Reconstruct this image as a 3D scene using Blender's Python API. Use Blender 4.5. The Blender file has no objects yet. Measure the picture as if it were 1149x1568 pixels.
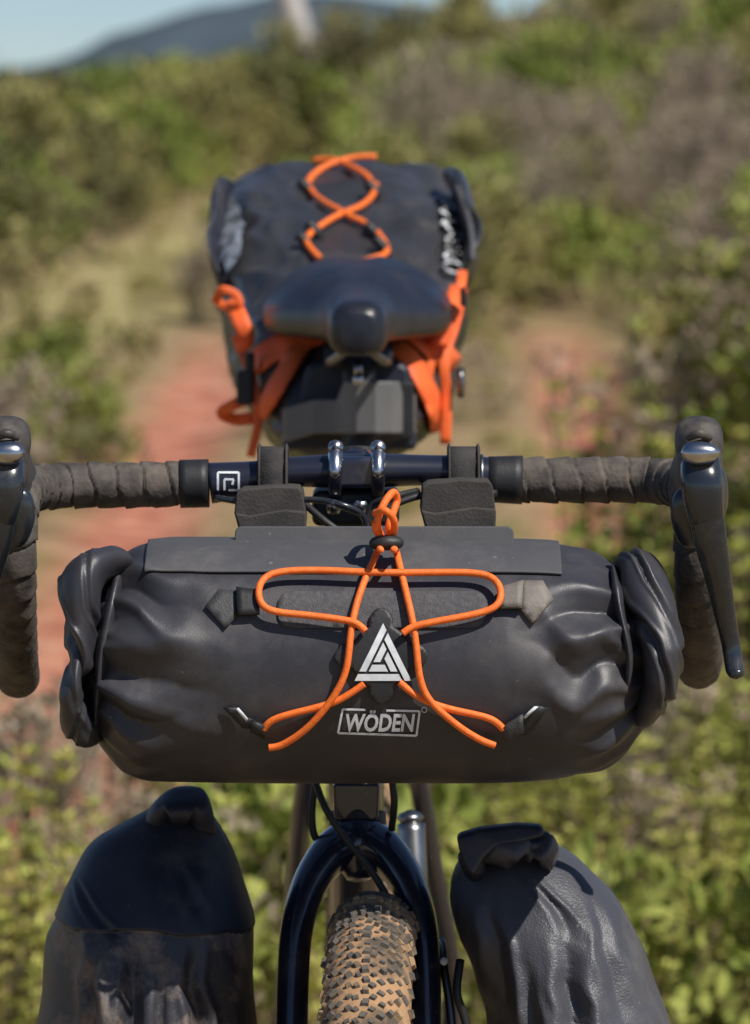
import bpy, bmesh, math, random
import numpy as np
from mathutils import Vector, noise
from mathutils.bvhtree import BVHTree
random.seed(7); np.random.seed(7)
scene = bpy.context.scene
D = bpy.data

# ------------------------------------------------------------------ camera
CAM = Vector((0, -3.0, 1.153)); PITCH = math.radians(-4.0); S = 7056.0
FWD = Vector((0, math.cos(PITCH), math.sin(PITCH))); UP = Vector((0, -math.sin(PITCH), math.cos(PITCH)))
def at(u, v, y):
    """point seen at (u,v) of the measured photo, standing at depth y (metres)"""
    d = FWD + Vector((1, 0, 0)) * ((u - 574.5) / S) + UP * ((784 - v) / S)
    return CAM + d * ((y - CAM.y) / d.y)
cd = D.cameras.new("Camera"); cam = D.objects.new("Camera", cd); scene.collection.objects.link(cam)
cam.location = CAM; cam.rotation_euler = (math.radians(90) + PITCH, 0, 0)
cd.sensor_fit = 'VERTICAL'; cd.sensor_height = 36; cd.lens = 162; cd.clip_end = 6000; cd.clip_start = 0.05
cd.dof.use_dof = True; cd.dof.focus_distance = 2.84; cd.dof.aperture_fstop = 11.5
scene.camera = cam
scene.view_settings.view_transform = 'Standard'
scene.view_settings.look = 'None'

# ------------------------------------------------------------------ light
w = D.worlds.new("World"); scene.world = w; w.use_nodes = True
nt = w.node_tree; bg = nt.nodes['Background']
sky = nt.nodes.new('ShaderNodeTexSky'); sky.sky_type = 'NISHITA'; sky.sun_disc = False
SV = Vector((0.47, -0.42, 0.79)).normalized()
sky.sun_elevation = math.asin(SV.z); sky.sun_rotation = math.atan2(SV.x, SV.y)
sky.air_density = 0.7; sky.dust_density = 0.1; sky.ozone_density = 3.0
nt.links.new(sky.outputs[0], bg.inputs[0]); bg.inputs[1].default_value = 0.085
sl = D.lights.new("sun", 'SUN'); so = D.objects.new("sun", sl); scene.collection.objects.link(so)
sl.energy = 5.0; sl.angle = math.radians(0.5); sl.color = (1, 0.95, 0.87)
so.rotation_euler = SV.to_track_quat('Z', 'Y').to_euler(); so.location = (3, -3, 6)

# ------------------------------------------------------------------ materials
def mat(name, c1, c2=None, rough=0.5, scale=20, lo=0.35, hi=0.65, bump=0.0, bscale=200, metal=0.0, coat=0.0,
        dust=None, dscale=6, dlo=0.5, dhi=0.7, spec=0.5, dstretch=None, wrink=0.0, wscale=18, speck=None):
    m = D.materials.new(name); m.use_nodes = True; n = m.node_tree; N = n.nodes; L = n.links
    p = N['Principled BSDF']; p.inputs['Roughness'].default_value = rough; p.inputs['Metallic'].default_value = metal
    p.inputs['Coat Weight'].default_value = coat; p.inputs['Coat Roughness'].default_value = 0.08
    p.inputs['Specular IOR Level'].default_value = spec
    tc = N.new('ShaderNodeTexCoord')
    c2 = c2 or tuple(x * 0.7 for x in c1)
    nz = N.new('ShaderNodeTexNoise'); nz.inputs['Scale'].default_value = scale; nz.inputs['Detail'].default_value = 6
    L.new(tc.outputs['Object'], nz.inputs['Vector'])
    r = N.new('ShaderNodeValToRGB'); r.color_ramp.elements[0].position = lo; r.color_ramp.elements[1].position = hi
    r.color_ramp.elements[0].color = (*c1, 1); r.color_ramp.elements[1].color = (*c2, 1)
    L.new(nz.outputs['Fac'], r.inputs['Fac']); out = r.outputs['Color']
    if dust:
        nd = N.new('ShaderNodeTexNoise'); nd.inputs['Scale'].default_value = dscale; nd.inputs['Detail'].default_value = 9
        nd.inputs['Roughness'].default_value = 0.72
        mp = N.new('ShaderNodeMapping'); mp.inputs['Scale'].default_value = dstretch or (1, 1, 1)
        L.new(tc.outputs['Object'], mp.inputs[0]); L.new(mp.outputs[0], nd.inputs['Vector'])
        mr = N.new('ShaderNodeMapRange'); mr.inputs[1].default_value = dlo; mr.inputs[2].default_value = dhi
        L.new(nd.outputs['Fac'], mr.inputs[0]); fac = mr.outputs[0]
        if speck:
            vo = N.new('ShaderNodeTexVoronoi'); vo.inputs['Scale'].default_value = speck; L.new(tc.outputs['Object'], vo.inputs['Vector'])
            wn = N.new('ShaderNodeTexWhiteNoise'); L.new(vo.outputs['Color'], wn.inputs['Vector'])
            lt = N.new('ShaderNodeMath'); lt.operation = 'MULTIPLY'; lt.inputs[1].default_value = .24; L.new(wn.outputs['Value'], lt.inputs[0])
            sb_ = N.new('ShaderNodeMath'); sb_.operation = 'SUBTRACT'; sb_.inputs[1].default_value = .11; L.new(lt.outputs[0], sb_.inputs[0])
            ls = N.new('ShaderNodeMath'); ls.operation = 'LESS_THAN'; L.new(vo.outputs['Distance'], ls.inputs[0]); L.new(sb_.outputs[0], ls.inputs[1])
            m8 = N.new('ShaderNodeMath'); m8.operation = 'MULTIPLY'; m8.inputs[1].default_value = .75; L.new(ls.outputs[0], m8.inputs[0])
            mxx = N.new('ShaderNodeMath'); mxx.operation = 'MAXIMUM'; L.new(fac, mxx.inputs[0]); L.new(m8.outputs[0], mxx.inputs[1]); fac = mxx.outputs[0]
        mx = N.new('ShaderNodeMix'); mx.data_type = 'RGBA'; L.new(fac, mx.inputs[0])
        L.new(out, mx.inputs[6]); mx.inputs[7].default_value = (*dust, 1); out = mx.outputs[2]
        m2 = N.new('ShaderNodeMath'); m2.operation = 'MULTIPLY_ADD'; L.new(fac, m2.inputs[0])
        m2.inputs[1].default_value = 0.35; m2.inputs[2].default_value = rough; m2.use_clamp = True
        L.new(m2.outputs[0], p.inputs['Roughness'])
    L.new(out, p.inputs['Base Color'])
    prev = None
    for (s_, sc, dist) in ((wrink, wscale, 0.003), (bump, bscale, 0.0006)):
        if s_:
            nb = N.new('ShaderNodeTexNoise'); nb.inputs['Scale'].default_value = sc; nb.inputs['Detail'].default_value = 2
            nb.inputs['Distortion'].default_value = .5 if dist > .001 else 0
            L.new(tc.outputs['Object'], nb.inputs['Vector'])
            b = N.new('ShaderNodeBump'); b.inputs['Strength'].default_value = s_; b.inputs['Distance'].default_value = dist
            L.new(nb.outputs['Fac'], b.inputs['Height'])
            if prev: L.new(prev, b.inputs['Normal'])
            prev = b.outputs[0]
    if prev: L.new(prev, p.inputs['Normal'])
    return m
M = {}
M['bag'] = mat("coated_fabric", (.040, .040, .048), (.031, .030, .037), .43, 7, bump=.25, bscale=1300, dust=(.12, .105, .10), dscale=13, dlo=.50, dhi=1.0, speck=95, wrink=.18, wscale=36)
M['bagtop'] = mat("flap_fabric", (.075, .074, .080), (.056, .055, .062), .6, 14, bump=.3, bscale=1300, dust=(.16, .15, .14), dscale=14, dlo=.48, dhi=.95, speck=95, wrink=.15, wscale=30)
M['band'] = mat("band_fabric", (.17, .165, .165), (.12, .12, .12), .6, 14, bump=.3, bscale=900)
M['sbag'] = mat("seat_pack_fabric", (.043, .043, .047), (.032, .032, .036), .34, 9, bump=.3, bscale=700, dust=(.14, .12, .10), dscale=10, dlo=.52, dhi=.9, wrink=.3, wscale=34)
M['pan'] = mat("pannier_fabric_muddy", (.045, .045, .054), (.032, .032, .040), .44, 10, bump=.4, bscale=900, dust=(.27, .21, .17), dscale=20, dlo=.50, dhi=.70, speck=60, wrink=.35, wscale=38)
M['pan2'] = mat("pannier_fabric", (.075, .077, .090), (.055, .056, .067), .42, 8, bump=.8, bscale=800, dust=(.18, .165, .15), dscale=10, dlo=.50, dhi=.9, speck=75, wrink=.25, wscale=34)
M['panblk'] = mat("pannier_collar_fabric", (.014, .016, .030), (.022, .024, .038), .5, 12, bump=.3, bscale=900, dust=(.12, .11, .10), dscale=16, dlo=.53, dhi=.95, speck=85, wrink=.3, wscale=40)
M['foam'] = mat("foam_spacer", (.050, .045, .043), (.07, .064, .06), .9, 60, bump=.8, bscale=500, spec=.2)
M['web'] = mat("webbing", (.06, .055, .055), (.035, .033, .033), .85, 80, bump=1., bscale=900, spec=.2)
M['rubber'] = mat("rubber_black", (.014, .014, .016), (.022, .022, .024), .55, 30, bump=.3, bscale=300)
M['hood'] = mat("hood_rubber", (.03, .028, .028), (.045, .04, .038), .5, 30, bump=.6, bscale=400, dust=(.15, .125, .10), dscale=22, dlo=.47, dhi=.8, speck=120)
M['lever'] = mat("lever_paint", (.014, .019, .026), (.022, .026, .032), .25, 20, coat=.5, dust=(.10, .09, .075), dscale=30, dlo=.52, dhi=.95)
M['tape'] = mat("bar_tape", (.042, .037, .034), (.098, .082, .070), .75, 60, bump=.9, bscale=350, dust=(.19, .155, .125), dscale=40, dlo=.48, dhi=.78, spec=.45)
M['navy'] = mat("navy_gloss_paint", (.008, .012, .030), (.010, .015, .036), .28, 8, coat=1.0, dust=(.13, .11, .085), dscale=30, dlo=.54, dhi=1., speck=120)
M['carbon'] = mat("bar_carbon", (.012, .014, .03), (.016, .018, .03), .35, 30, coat=.3)
M['chrome'] = mat("polished_steel", (.65, .65, .67), (.4, .4, .42), .25, 60, metal=1)
M['steel'] = mat("grey_alloy", (.3, .3, .31), (.2, .2, .2), .35, 30, metal=1)
M['orange'] = mat("orange_cord", (.88, .15, .015), (.95, .21, .03), .55, 300, bump=.6, bscale=1500)
M['strap'] = mat("orange_strap", (.92, .16, .03), (.85, .12, .025), .6, 30, bump=.6, bscale=700)
M['white'] = mat("white_print", (.74, .77, .80), (.58, .6, .63), .6, 120)
M['worn'] = mat("worn_print", (.60, .62, .64), (.06, .06, .065), .6, 60, lo=.47, hi=.57)
M['grey'] = mat("faded_print", (.30, .34, .40), (.07, .07, .08), .6, 90, lo=.48, hi=.6)
M['mesh'] = mat("woven_label", (.085, .083, .088), (.055, .054, .06), .75, 300, bump=1, bscale=900)
M['tab'] = mat("tab_fabric", (.055, .054, .056), (.04, .04, .042), .6, 60, bump=.6, bscale=900)
M['tabtan'] = mat("tab_fabric_dusty", (.20, .175, .15), (.11, .10, .09), .6, 60, bump=.6, bscale=900)
M['saddle'] = mat("saddle_leather", (.012, .013, .020), (.018, .02, .030), .33, 30, bump=.3, bscale=600, dust=(.06, .05, .05), dscale=14, dlo=.5, dhi=.9)
M['tyre'] = mat("tyre_muddy", (.40, .24, .13), (.10, .08, .06), .95, 30, lo=.45, hi=.60, bump=1, bscale=300, spec=.15)
M['knob'] = mat("tyre_knobs", (.115, .102, .088), (.38, .25, .14), .9, 24, lo=.50, hi=.60, bump=1, bscale=400, spec=.2)
M['side'] = mat("tan_sidewall", (.15, .08, .05), (.08, .055, .04), .85, 30)
M['wood'] = mat("weathered_pole", (.50, .47, .44), (.4, .37, .35), .8, 3)

# ------------------------------------------------------------------ mesh helpers
def link(o, parent=None, mt=None):
    scene.collection.objects.link(o)
    if parent: o.parent = parent
    if mt: o.data.materials.append(M[mt] if isinstance(mt, str) else mt)
    return o
def empty(name):
    e = D.objects.new(name, None); scene.collection.objects.link(e); e.empty_display_size = .1; return e
def mk(name, verts, faces, mt, parent=None, smooth=True):
    me = D.meshes.new(name); me.from_pydata([tuple(v) for v in verts], [], faces); me.update()
    if smooth: me.polygons.foreach_set('use_smooth', [True] * len(me.polygons))
    return link(D.objects.new(name, me), parent, mt)
def ringfaces(nr, ns, closed=False, caps=True):
    f = []
    for i in range(nr - (0 if closed else 1)):
        j = (i + 1) % nr
        for k in range(ns):
            l = (k + 1) % ns
            f.append((i * ns + k, i * ns + l, j * ns + l, j * ns + k))
    if caps and not closed:
        f.append(tuple(range(ns))[::-1]); f.append(tuple((nr - 1) * ns + k for k in range(ns)))
    return f
def crom(P, n, closed=False):
    P = [np.array(tuple(p), float) for p in P]; out = []; m = len(P)
    segs = m if closed else m - 1
    for i in range(segs):
        p1, p2 = P[i], P[(i + 1) % m]
        p0 = P[(i - 1) % m] if (closed or i > 0) else 2 * p1 - p2
        p3 = P[(i + 2) % m] if (closed or i + 2 < m) else 2 * p2 - p1
        for k in range(n):
            t = k / n
            out.append(.5 * ((2 * p1) + (-p0 + p2) * t + (2 * p0 - 5 * p1 + 4 * p2 - p3) * t * t + (-p0 + 3 * p1 - 3 * p2 + p3) * t ** 3))
    if not closed: out.append(P[-1])
    return out
def rid(v): return .25 - abs(noise.noise(v))
def tube(name, pts, r, mt, parent=None, n=8, seg=14, closed=False, rfun=None, ref=None, nz=0, nsc=20, round_ends=False, k=2.0, crease=None):
    """pts Vectors; r scalar, list of scalars or list of (a,b)"""
    if not isinstance(r, (list, tuple)): r = [r] * len(pts)
    R = [(a, a) if not isinstance(a, (tuple, list)) else a for a in r]
    C = crom([tuple(p) + tuple(q) for p, q in zip(pts, R)], n, closed)
    P = [Vector(c[:3]) for c in C]; RR = [(max(c[3], 1e-5), max(c[4], 1e-5)) for c in C]
    m = len(P); verts = []; n1 = None; slen = [0]
    for i in range(1, m): slen.append(slen[-1] + (P[i] - P[i - 1]).length)
    for i in range(m):
        t = (P[(i + 1) % m] - P[i - 1]) if closed else (P[min(i + 1, m - 1)] - P[max(i - 1, 0)])
        t.normalize()
        if ref is not None: n1 = t.cross(ref).normalized()
        elif n1 is None:
            a = Vector((0, 1, 0)) if abs(t.y) < .8 else Vector((0, 0, 1)); n1 = t.cross(a).normalized()
        else: n1 = (n1 - t * n1.dot(t)).normalized()
        n2 = n1.cross(t).normalized(); sc = 1
        if round_ends:
            L = slen[-1]; e = max(RR[i]) * .9; dd = min(slen[i], L - slen[i])
            if dd < e: sc = math.sqrt(max(0.02, 1 - (1 - dd / e) ** 2))
        for j in range(seg):
            th = 2 * math.pi * j / seg; c, q = math.cos(th), math.sin(th)
            cx = abs(c) ** (2 / k) * (1 if c > 0 else -1); qx = abs(q) ** (2 / k) * (1 if q > 0 else -1)
            ex = rfun(slen[i], th) if rfun else 0
            v = P[i] + n1 * (cx * RR[i][0] * sc) + n2 * (qx * RR[i][1] * sc) + (n1 * c + n2 * q) * ex
            if nz:
                w_ = Vector((v.x * nsc + v.z * nsc * .35, v.y * nsc * .8, v.z * nsc * .8))
                v += (n1 * c + n2 * q) * (nz * (.7 * noise.noise(w_) + 1.6 * rid(w_ * 1.2 + Vector((5, 2, 9)))))
            if crease:
                for (s0, sl_, dp, wd) in crease:   # pinched folds running across the roll
                    dd = abs(slen[i] / slen[-1] - s0 - sl_ * (v.x - P[i].x) * 60 - .03 * noise.noise(v * 60)); 
                    if dd < wd * 2.5: v -= (n1 * c + n2 * q) * dp * (max(0, 1 - dd / wd) ** 1.1 - .35 * math.exp(-((dd / wd - 1.4) / .4) ** 2))
            verts.append(v)
    return mk(name, verts, ringfaces(m, seg, closed), mt, parent)
def bvh_of(o):
    me = o.data
    return BVHTree.FromPolygons([v.co.copy() for v in me.vertices], [tuple(p.vertices) for p in me.polygons])
def proj(b, u, v, y0, off=0):
    y = y0
    for _ in range(3):
        p = at(u, v, y); hit = b.ray_cast(Vector((p.x, -.6 if y0 < .4 else .3, p.z)), Vector((0, 1, 0)))
        if hit[0] is None: return at(u, v, y0 if y == y0 else y)
        y = hit[0].y
    nrm = hit[1]
    if nrm.y > 0: nrm = -nrm
    return hit[0] + nrm * off
def surf_poly(name, b, pts, y0, off, mt, parent, L=14, thick=.0008, smooth=True):
    bm = bmesh.new(); vs = [bm.verts.new((p[0], p[1], 0)) for p in pts]; bm.faces.new(vs)
    bmesh.ops.triangulate(bm, faces=bm.faces[:])
    for _ in range(6):
        e = [e for e in bm.edges if e.calc_length() > L]
        if not e: break
        bmesh.ops.subdivide_edges(bm, edges=e, cuts=1); bmesh.ops.triangulate(bm, faces=bm.faces[:])
    for v in bm.verts: v.co = proj(b, v.co.x, v.co.y, y0, off)
    bmesh.ops.recalc_face_normals(bm, faces=bm.faces[:])
    me = D.meshes.new(name); bm.to_mesh(me); bm.free()
    if smooth: me.polygons.foreach_set('use_smooth', [True] * len(me.polygons))
    o = link(D.objects.new(name, me), parent, mt)
    if thick:
        s = o.modifiers.new('s', 'SOLIDIFY'); s.thickness = thick; s.offset = 0
    return o
def ribbon(name, pts, wd, mt, parent, b=None, y0=1., off=.004, n=6, thick=.002):
    P = crom([(p[0], p[1], p[2] if len(p) > 2 else y0) for p in pts], n); V = []; F = []
    for i, p in enumerate(P):
        t = P[min(i + 1, len(P) - 1)] - P[max(i - 1, 0)]; l = math.hypot(t[0], t[1]) or 1
        nx, ny = -t[1] / l, t[0] / l
        for s in (-.5, -.17, .17, .5):
            u, v = p[0] + nx * s * wd, p[1] + ny * s * wd
            V.append(proj(b, u, v, p[2], off) if b else at(u, v, p[2]))
    for i in range(len(P) - 1):
        for k in range(3): a = i * 4 + k; F.append((a, a + 1, a + 5, a + 4))
    o = mk(name, V, F, mt, parent); s = o.modifiers.new('s', 'SOLIDIFY'); s.thickness = thick; s.offset = 0
    return o
def plate(name, pts, y, th, mt, parent, bev=.0015, tilt=0):
    zc = at(*pts[0], y).z
    bm = bmesh.new(); A = [bm.verts.new(at(u, v, y)) for u, v in pts]; f = bm.faces.new(A)
    r = bmesh.ops.extrude_face_region(bm, geom=[f])
    for v in r['geom']:
        if isinstance(v, bmesh.types.BMVert): v.co.y += th
    for v in bm.verts: v.co.y += (v.co.z - zc) * tilt
    bmesh.ops.recalc_face_normals(bm, faces=bm.faces[:])
    me = D.meshes.new(name); bm.to_mesh(me); bm.free(); o = link(D.objects.new(name, me), parent, mt)
    if bev:
        m = o.modifiers.new('b', 'BEVEL'); m.width = bev; m.segments = 3; m.limit_method = 'ANGLE'
        me.polygons.foreach_set('use_smooth', [True] * len(me.polygons))
        wn = o.modifiers.new('w', 'WEIGHTED_NORMAL')
    return o
def rrect(x0, y0, x1, y1, r, n=4):
    o = []
    for cx, cy, a0 in ((x1 - r, y0 + r, -90), (x1 - r, y1 - r, 0), (x0 + r, y1 - r, 90), (x0 + r, y0 + r, 180)):
        for i in range(n + 1):
            a = math.radians(a0 + 90 * i / n); o.append((cx + r * math.cos(a), cy + r * math.sin(a)))
    return o
def sg(c, e): return math.copysign(abs(c) ** e, c)
def ss(a, b, x):
    t = max(0, min(1, (x - a) / (b - a))); return t * t * (3 - 2 * t)

# ================================================================== HANDLEBAR BAG
bag = empty("handlebar_bag")
YB = -.118
st = [(128, 950, 1085, .45), (136, 925, 1105, .55), (148, 900, 1125, .68), (165, 880, 1148, .8), (182, 860, 1168, .88), (205, 842, 1184, .94), (235, 832, 1193, .98), (290, 829, 1196, 1),
      (400, 829, 1197, 1), (575, 829, 1197, 1), (740, 829, 1196, 1), (830, 831, 1191, 1), (880, 838, 1184, .98), (915, 850, 1174, .93), (940, 866, 1158, .86),
      (960, 878, 1140, .76), (985, 890, 1110, .6), (1000, 915, 1090, .45)]
C = crom(st, 16); NS = 260; verts = []
FL = {0: [(80, 100, .13, .004, -.4), (57, 200, .18, .0075, -.75), (12, 235, .20, .0072, -.5), (34, 90, .12, .0035, -.35), (-24, 190, .18, .0062, .35), (-62, 120, .15, .004, .4)],
      1: [(84, 140, .15, .004, -.3), (44, 220, .19, .0080, -.55), (14, 90, .13, .0035, -.1), (-8, 215, .18, .0080, .6), (-38, 130, .15, .0055, .1), (-62, 130, .16, .004, .4)]}
for s_ in (0, 1): FL[s_] = [(math.radians(a), *r) for a, *r in FL[s_]] + [(math.radians(a), 120, .16, .006, .1) for a in (105, 130, 155, 180, 205, 232, 258, 282)]
for c in C:
    u = c[0]; T = at(u, c[1], YB); B = at(u, c[2], YB); zc = (T.z + B.z) / 2; rz = (T.z - B.z) / 2; ry = .078 * c[3]; x = T.x
    eL = 1 - ss(130, 360, u); eR = ss(800, 990, u); e = max(eL, eR)
    for j in range(NS):
        th = 2 * math.pi * j / NS
        cy, cz = sg(math.cos(th), .9), sg(math.sin(th), .9)
        dsp = 0
        for side in (0, 1):
            q = (u - 135) if side == 0 else (990 - u)
            for k, (a, ln, wd, am, sl_) in enumerate(FL[side]):
                if q > ln: continue
                cen = a + sl_ * q / 260 + .22 * noise.noise(Vector((q * .013, k * 3.1, side * 7)))
                dd = abs((th - cen + math.pi) % (2 * math.pi) - math.pi)
                ww = wd * (.6 + .7 * q / ln); fade = min(1, (1 - q / ln) * 1.8)
                if dd < ww * 2.6: dsp -= am * fade * (max(0, 1 - dd / ww) ** 1.2 - .45 * math.exp(-((dd / ww - 1.4) / .45) ** 2))
        cr = Vector((x * 13, math.cos(th) * 1.5, math.sin(th) * 1.5))
        dsp += e * (.0030 * rid(cr + Vector((3, 0, 0))) + .0010 * rid(cr * 2.1 + Vector((0, 4, 0)))) + .0024 * noise.noise(cr * .45) + .0008 * rid(cr * .9)
        verts.append(Vector((x, YB - cy * (ry + dsp), zc + cz * (rz + dsp * .7))))
body = mk("bag_body", verts, ringfaces(len(C), NS), 'bag', bag)
bb = bvh_of(body)
YV = Vector((0, 1, 0))
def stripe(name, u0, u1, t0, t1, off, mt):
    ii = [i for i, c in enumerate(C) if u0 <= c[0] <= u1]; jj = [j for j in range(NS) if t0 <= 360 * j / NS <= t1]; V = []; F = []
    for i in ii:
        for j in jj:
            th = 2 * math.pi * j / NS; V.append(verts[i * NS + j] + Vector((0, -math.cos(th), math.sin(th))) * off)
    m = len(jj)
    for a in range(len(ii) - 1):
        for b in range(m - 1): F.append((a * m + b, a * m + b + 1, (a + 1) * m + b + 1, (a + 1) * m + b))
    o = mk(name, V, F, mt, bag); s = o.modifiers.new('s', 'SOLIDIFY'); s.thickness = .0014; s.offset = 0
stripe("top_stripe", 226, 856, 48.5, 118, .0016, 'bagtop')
tube("roll_end_left", [at(182, 872, YB - .008), at(156, 868, YB - .028), at(128, 898, YB - .045), at(125, 960, YB - .048), at(129, 1012, YB - .05), at(119, 1050, YB - .045), at(120, 1090, YB - .035), at(142, 1118, YB - .02)],
     [(.003, .008), (.0085, .022), (.0120, .03), (.0110, .032), (.0082, .032), (.0090, .032), (.0095, .026), (.005, .016)], 'bag', bag, n=22, seg=80, ref=YV, nz=.0050, nsc=19, round_ends=True, k=2.2,
     crease=[(.24, .35, .0025, .045), (.60, .25, .0055, .055), (.82, -.3, .0025, .04)])
tube("roll_inner_left", [at(182, 884, YB - .02), at(172, 930, YB - .04), at(158, 1000, YB - .045), at(150, 1080, YB - .04), at(150, 1125, YB - .02)],
     [(.003, .012), (.0045, .018), (.004, .020), (.004, .018), (.003, .012)], 'bag', bag, n=18, seg=56, ref=YV, nz=.003, nsc=20, round_ends=True)
tube("roll_end_right", [at(945, 880, YB - .005), at(975, 876, YB - .02), at(992, 920, YB - .035), at(1012, 985, YB - .045), at(1012, 1030, YB - .045), at(998, 1066, YB - .035), at(985, 1094, YB - .02)],
     [(.004, .010), (.0120, .022), (.0150, .028), (.0122, .03), (.0118, .03), (.0125, .026), (.009, .015)], 'bag', bag, n=22, seg=80, ref=YV, nz=.0050, nsc=19, round_ends=True, k=2.2,
     crease=[(.30, .4, .0045, .055), (.66, .3, .0040, .05)])
tube("roll_inner_right", [at(938, 872, YB - .02), at(948, 930, YB - .045), at(962, 1000, YB - .05), at(958, 1060, YB - .04), at(950, 1110, YB - .02)],
     [(.003, .012), (.0040, .016), (.0040, .018), (.0040, .016), (.003, .012)], 'bag', bag, n=18, seg=56, ref=YV, nz=.003, nsc=20, round_ends=True)
plate("mounting_tab", rrect(360, 806, 787, 850, 10), -.128, .002, 'bagtop', bag, tilt=.25, bev=.0008)
surf_poly("woven_panel", bb, rrect(425, 907, 745, 962, 22), -.19, .0012, 'mesh', bag, L=16)
surf_poly("tab_upper_left", bb, [(315, 930), (335, 905), (365, 906), (363, 945), (345, 964)], -.19, .002, 'tab', bag)
surf_poly("tab_upper_right", bb, [(800, 893), (832, 893), (846, 918), (815, 956), (797, 935)], -.19, .002, 'tabtan', bag)
surf_poly("tab_lower_left", bb, [(342, 1082), (362, 1082), (378, 1096), (398, 1104), (402, 1116), (372, 1112)], -.19, .002, 'rubber', bag)
surf_poly("tab_lower_right", bb, [(840, 1082), (818, 1078), (800, 1094), (780, 1106), (778, 1126), (806, 1122)], -.19, .002, 'rubber', bag)
for i, pl in enumerate(([(362, 906), (398, 910), (398, 944), (364, 946)], [(766, 906), (802, 898), (800, 934), (766, 936)], [(384, 1098), (408, 1106), (406, 1124), (384, 1114)], [(770, 1108), (800, 1090), (802, 1116), (774, 1130)])):
    surf_poly("loop_buckle_%d" % i, bb, pl, -.19, .0045, ('rubber', 'tabtan', 'rubber', 'tab')[i], bag, thick=.003)
surf_poly("tab_edge_l", bb, [(362, 1082), (366, 1080), (380, 1096), (378, 1100)], -.19, .0045, 'white', bag, thick=.001)
surf_poly("tab_edge_r", bb, [(818, 1078), (824, 1078), (804, 1096), (800, 1094)], -.19, .0045, 'white', bag, thick=.001)
lob = []
for i in range(80):
    a = 2 * math.pi * i / 80; r = 47 + 24 * max(0, math.cos(4 * a)) ** .6
    lob.append((584 + r * math.cos(a), 1005 + r * math.sin(a)))
surf_poly("logo_plate", bb, lob, -.19, .0028, 'rubber', bag, L=9, thick=.002)
ctr = (587, 1017); R0 = 56; H = R0 * 1.5; wv = H * .165; gap = wv * .28
nrm = [(math.cos(math.radians(a)), math.sin(math.radians(a))) for a in (90, 210, 330)]
def isect(i, di, j, dj):
    a = np.array([nrm[i], nrm[j]]); b = np.array([R0 / 2 - di, R0 / 2 - dj]); s = np.linalg.solve(a, b)
    return (ctr[0] + s[0] * .90, ctr[1] + s[1] * 1.0 - 4)
for k in range(3):
    a, b_ = (k + 1) % 3, (k + 2) % 3
    for q, (lo, hi, ea, eb) in enumerate(((0, wv - gap, 0, wv), (wv, 2 * wv - gap, wv, 2 * wv))):
        surf_poly("emblem_%d%d" % (k, q), bb, [isect(k, lo, a, ea), isect(k, lo, b_, eb), isect(k, hi, b_, eb), isect(k, hi, a, ea)], -.19, .0046, 'white', bag, L=12, thick=0, smooth=True)
def text_on(name, txt, u0, u1, v0, v1, b, y0, off, mt, parent, shear=.18, rot=0, bold=.012):
    cu = D.curves.new(name, 'FONT'); cu.body = txt; cu.shear = shear; cu.offset = bold; cu.resolution_u = 3
    o = D.objects.new(name, cu); scene.collection.objects.link(o); bpy.context.view_layer.update()
    me = D.meshes.new_from_object(o); D.objects.remove(o)
    xs = [v.co.x for v in me.vertices]; ys = [v.co.y for v in me.vertices]; x0, x1, z0, z1 = min(xs), max(xs), min(ys), max(ys)
    for v in me.vertices:
        a = (v.co.x - x0) / (x1 - x0); c = (v.co.y - z0) / (z1 - z0)
        if rot: u, vv = u0 + c * (u1 - u0), v0 + a * (v1 - v0)
        else: u, vv = u0 + a * (u1 - u0), v1 + c * (v0 - v1)
        v.co = proj(b, u, vv, y0, off)
    ob = D.objects.new(name, me); link(ob, parent); ob.data.materials.clear(); ob.data.materials.append(M[mt]); return ob
text_on("word_mark", "WÖDEN", 530, 636, 1086, 1119, bb, -.19, .0014, 'white', bag, bold=.03)
FR = [(525, 1085), (643, 1088), (638, 1125), (518, 1121)]
for i in range(4):
    if i == 0: segs = [((525, 1085), (560, 1086)), ((592, 1087), (643, 1088))]
    else: segs = [(FR[i], FR[(i + 1) % 4])]
    for j, (p, q) in enumerate(segs):
        dx, dy = q[0] - p[0], q[1] - p[1]; l = math.hypot(dx, dy); nx, ny = -dy / l * 1.6, dx / l * 1.6
        surf_poly("frame_%d%d" % (i, j), bb, [(p[0] - nx, p[1] - ny), (q[0] - nx, q[1] - ny), (q[0] + nx, q[1] + ny), (p[0] + nx, p[1] + ny)], -.19, .0012, 'white', bag, L=16, thick=0)
tube("trademark_ring", [proj(bb, 650 + 4 * math.cos(a * math.pi / 4), 1086 + 4 * math.sin(a * math.pi / 4), -.19, .001) for a in range(8)], .0003, 'white', bag, n=2, seg=5, closed=True)
CR = .0022
def cord(name, pts, b, y0, parent, off=.0030, closed=False):
    P = [at(*p) if len(p) == 3 else proj(b, p[0], p[1], y0, off) for p in pts]
    for _ in range(3):
        P = [P[0]] + [(P[i - 1] + P[i] * 2 + P[i + 1]) / 4 for i in range(1, len(P) - 1)] + [P[-1]]
    tube(name, P, CR, 'orange', parent, n=4, seg=12, closed=closed)
def dens(pts, n=4): return [tuple(c) for c in crom(pts, n)]
cord("cord_left", dens([(583, 842), (574, 868), (560, 895), (545, 935), (537, 975), (534, 1005), (527, 1035), (508, 1068), (478, 1102), (450, 1122), (428, 1133), (412, 1135)]), bb, -.19, bag, .0065)
cord("cord_left_return", dens([(404, 1112), (415, 1100), (440, 1091), (480, 1082), (515, 1072), (540, 1058), (558, 1046)]), bb, -.19, bag, .0040)
cord("cord_right", dens([(603, 842), (610, 870), (618, 900), (630, 945), (638, 990), (642, 1030), (652, 1060), (672, 1082), (705, 1107), (735, 1124), (758, 1132)]), bb, -.19, bag, .0065)
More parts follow.
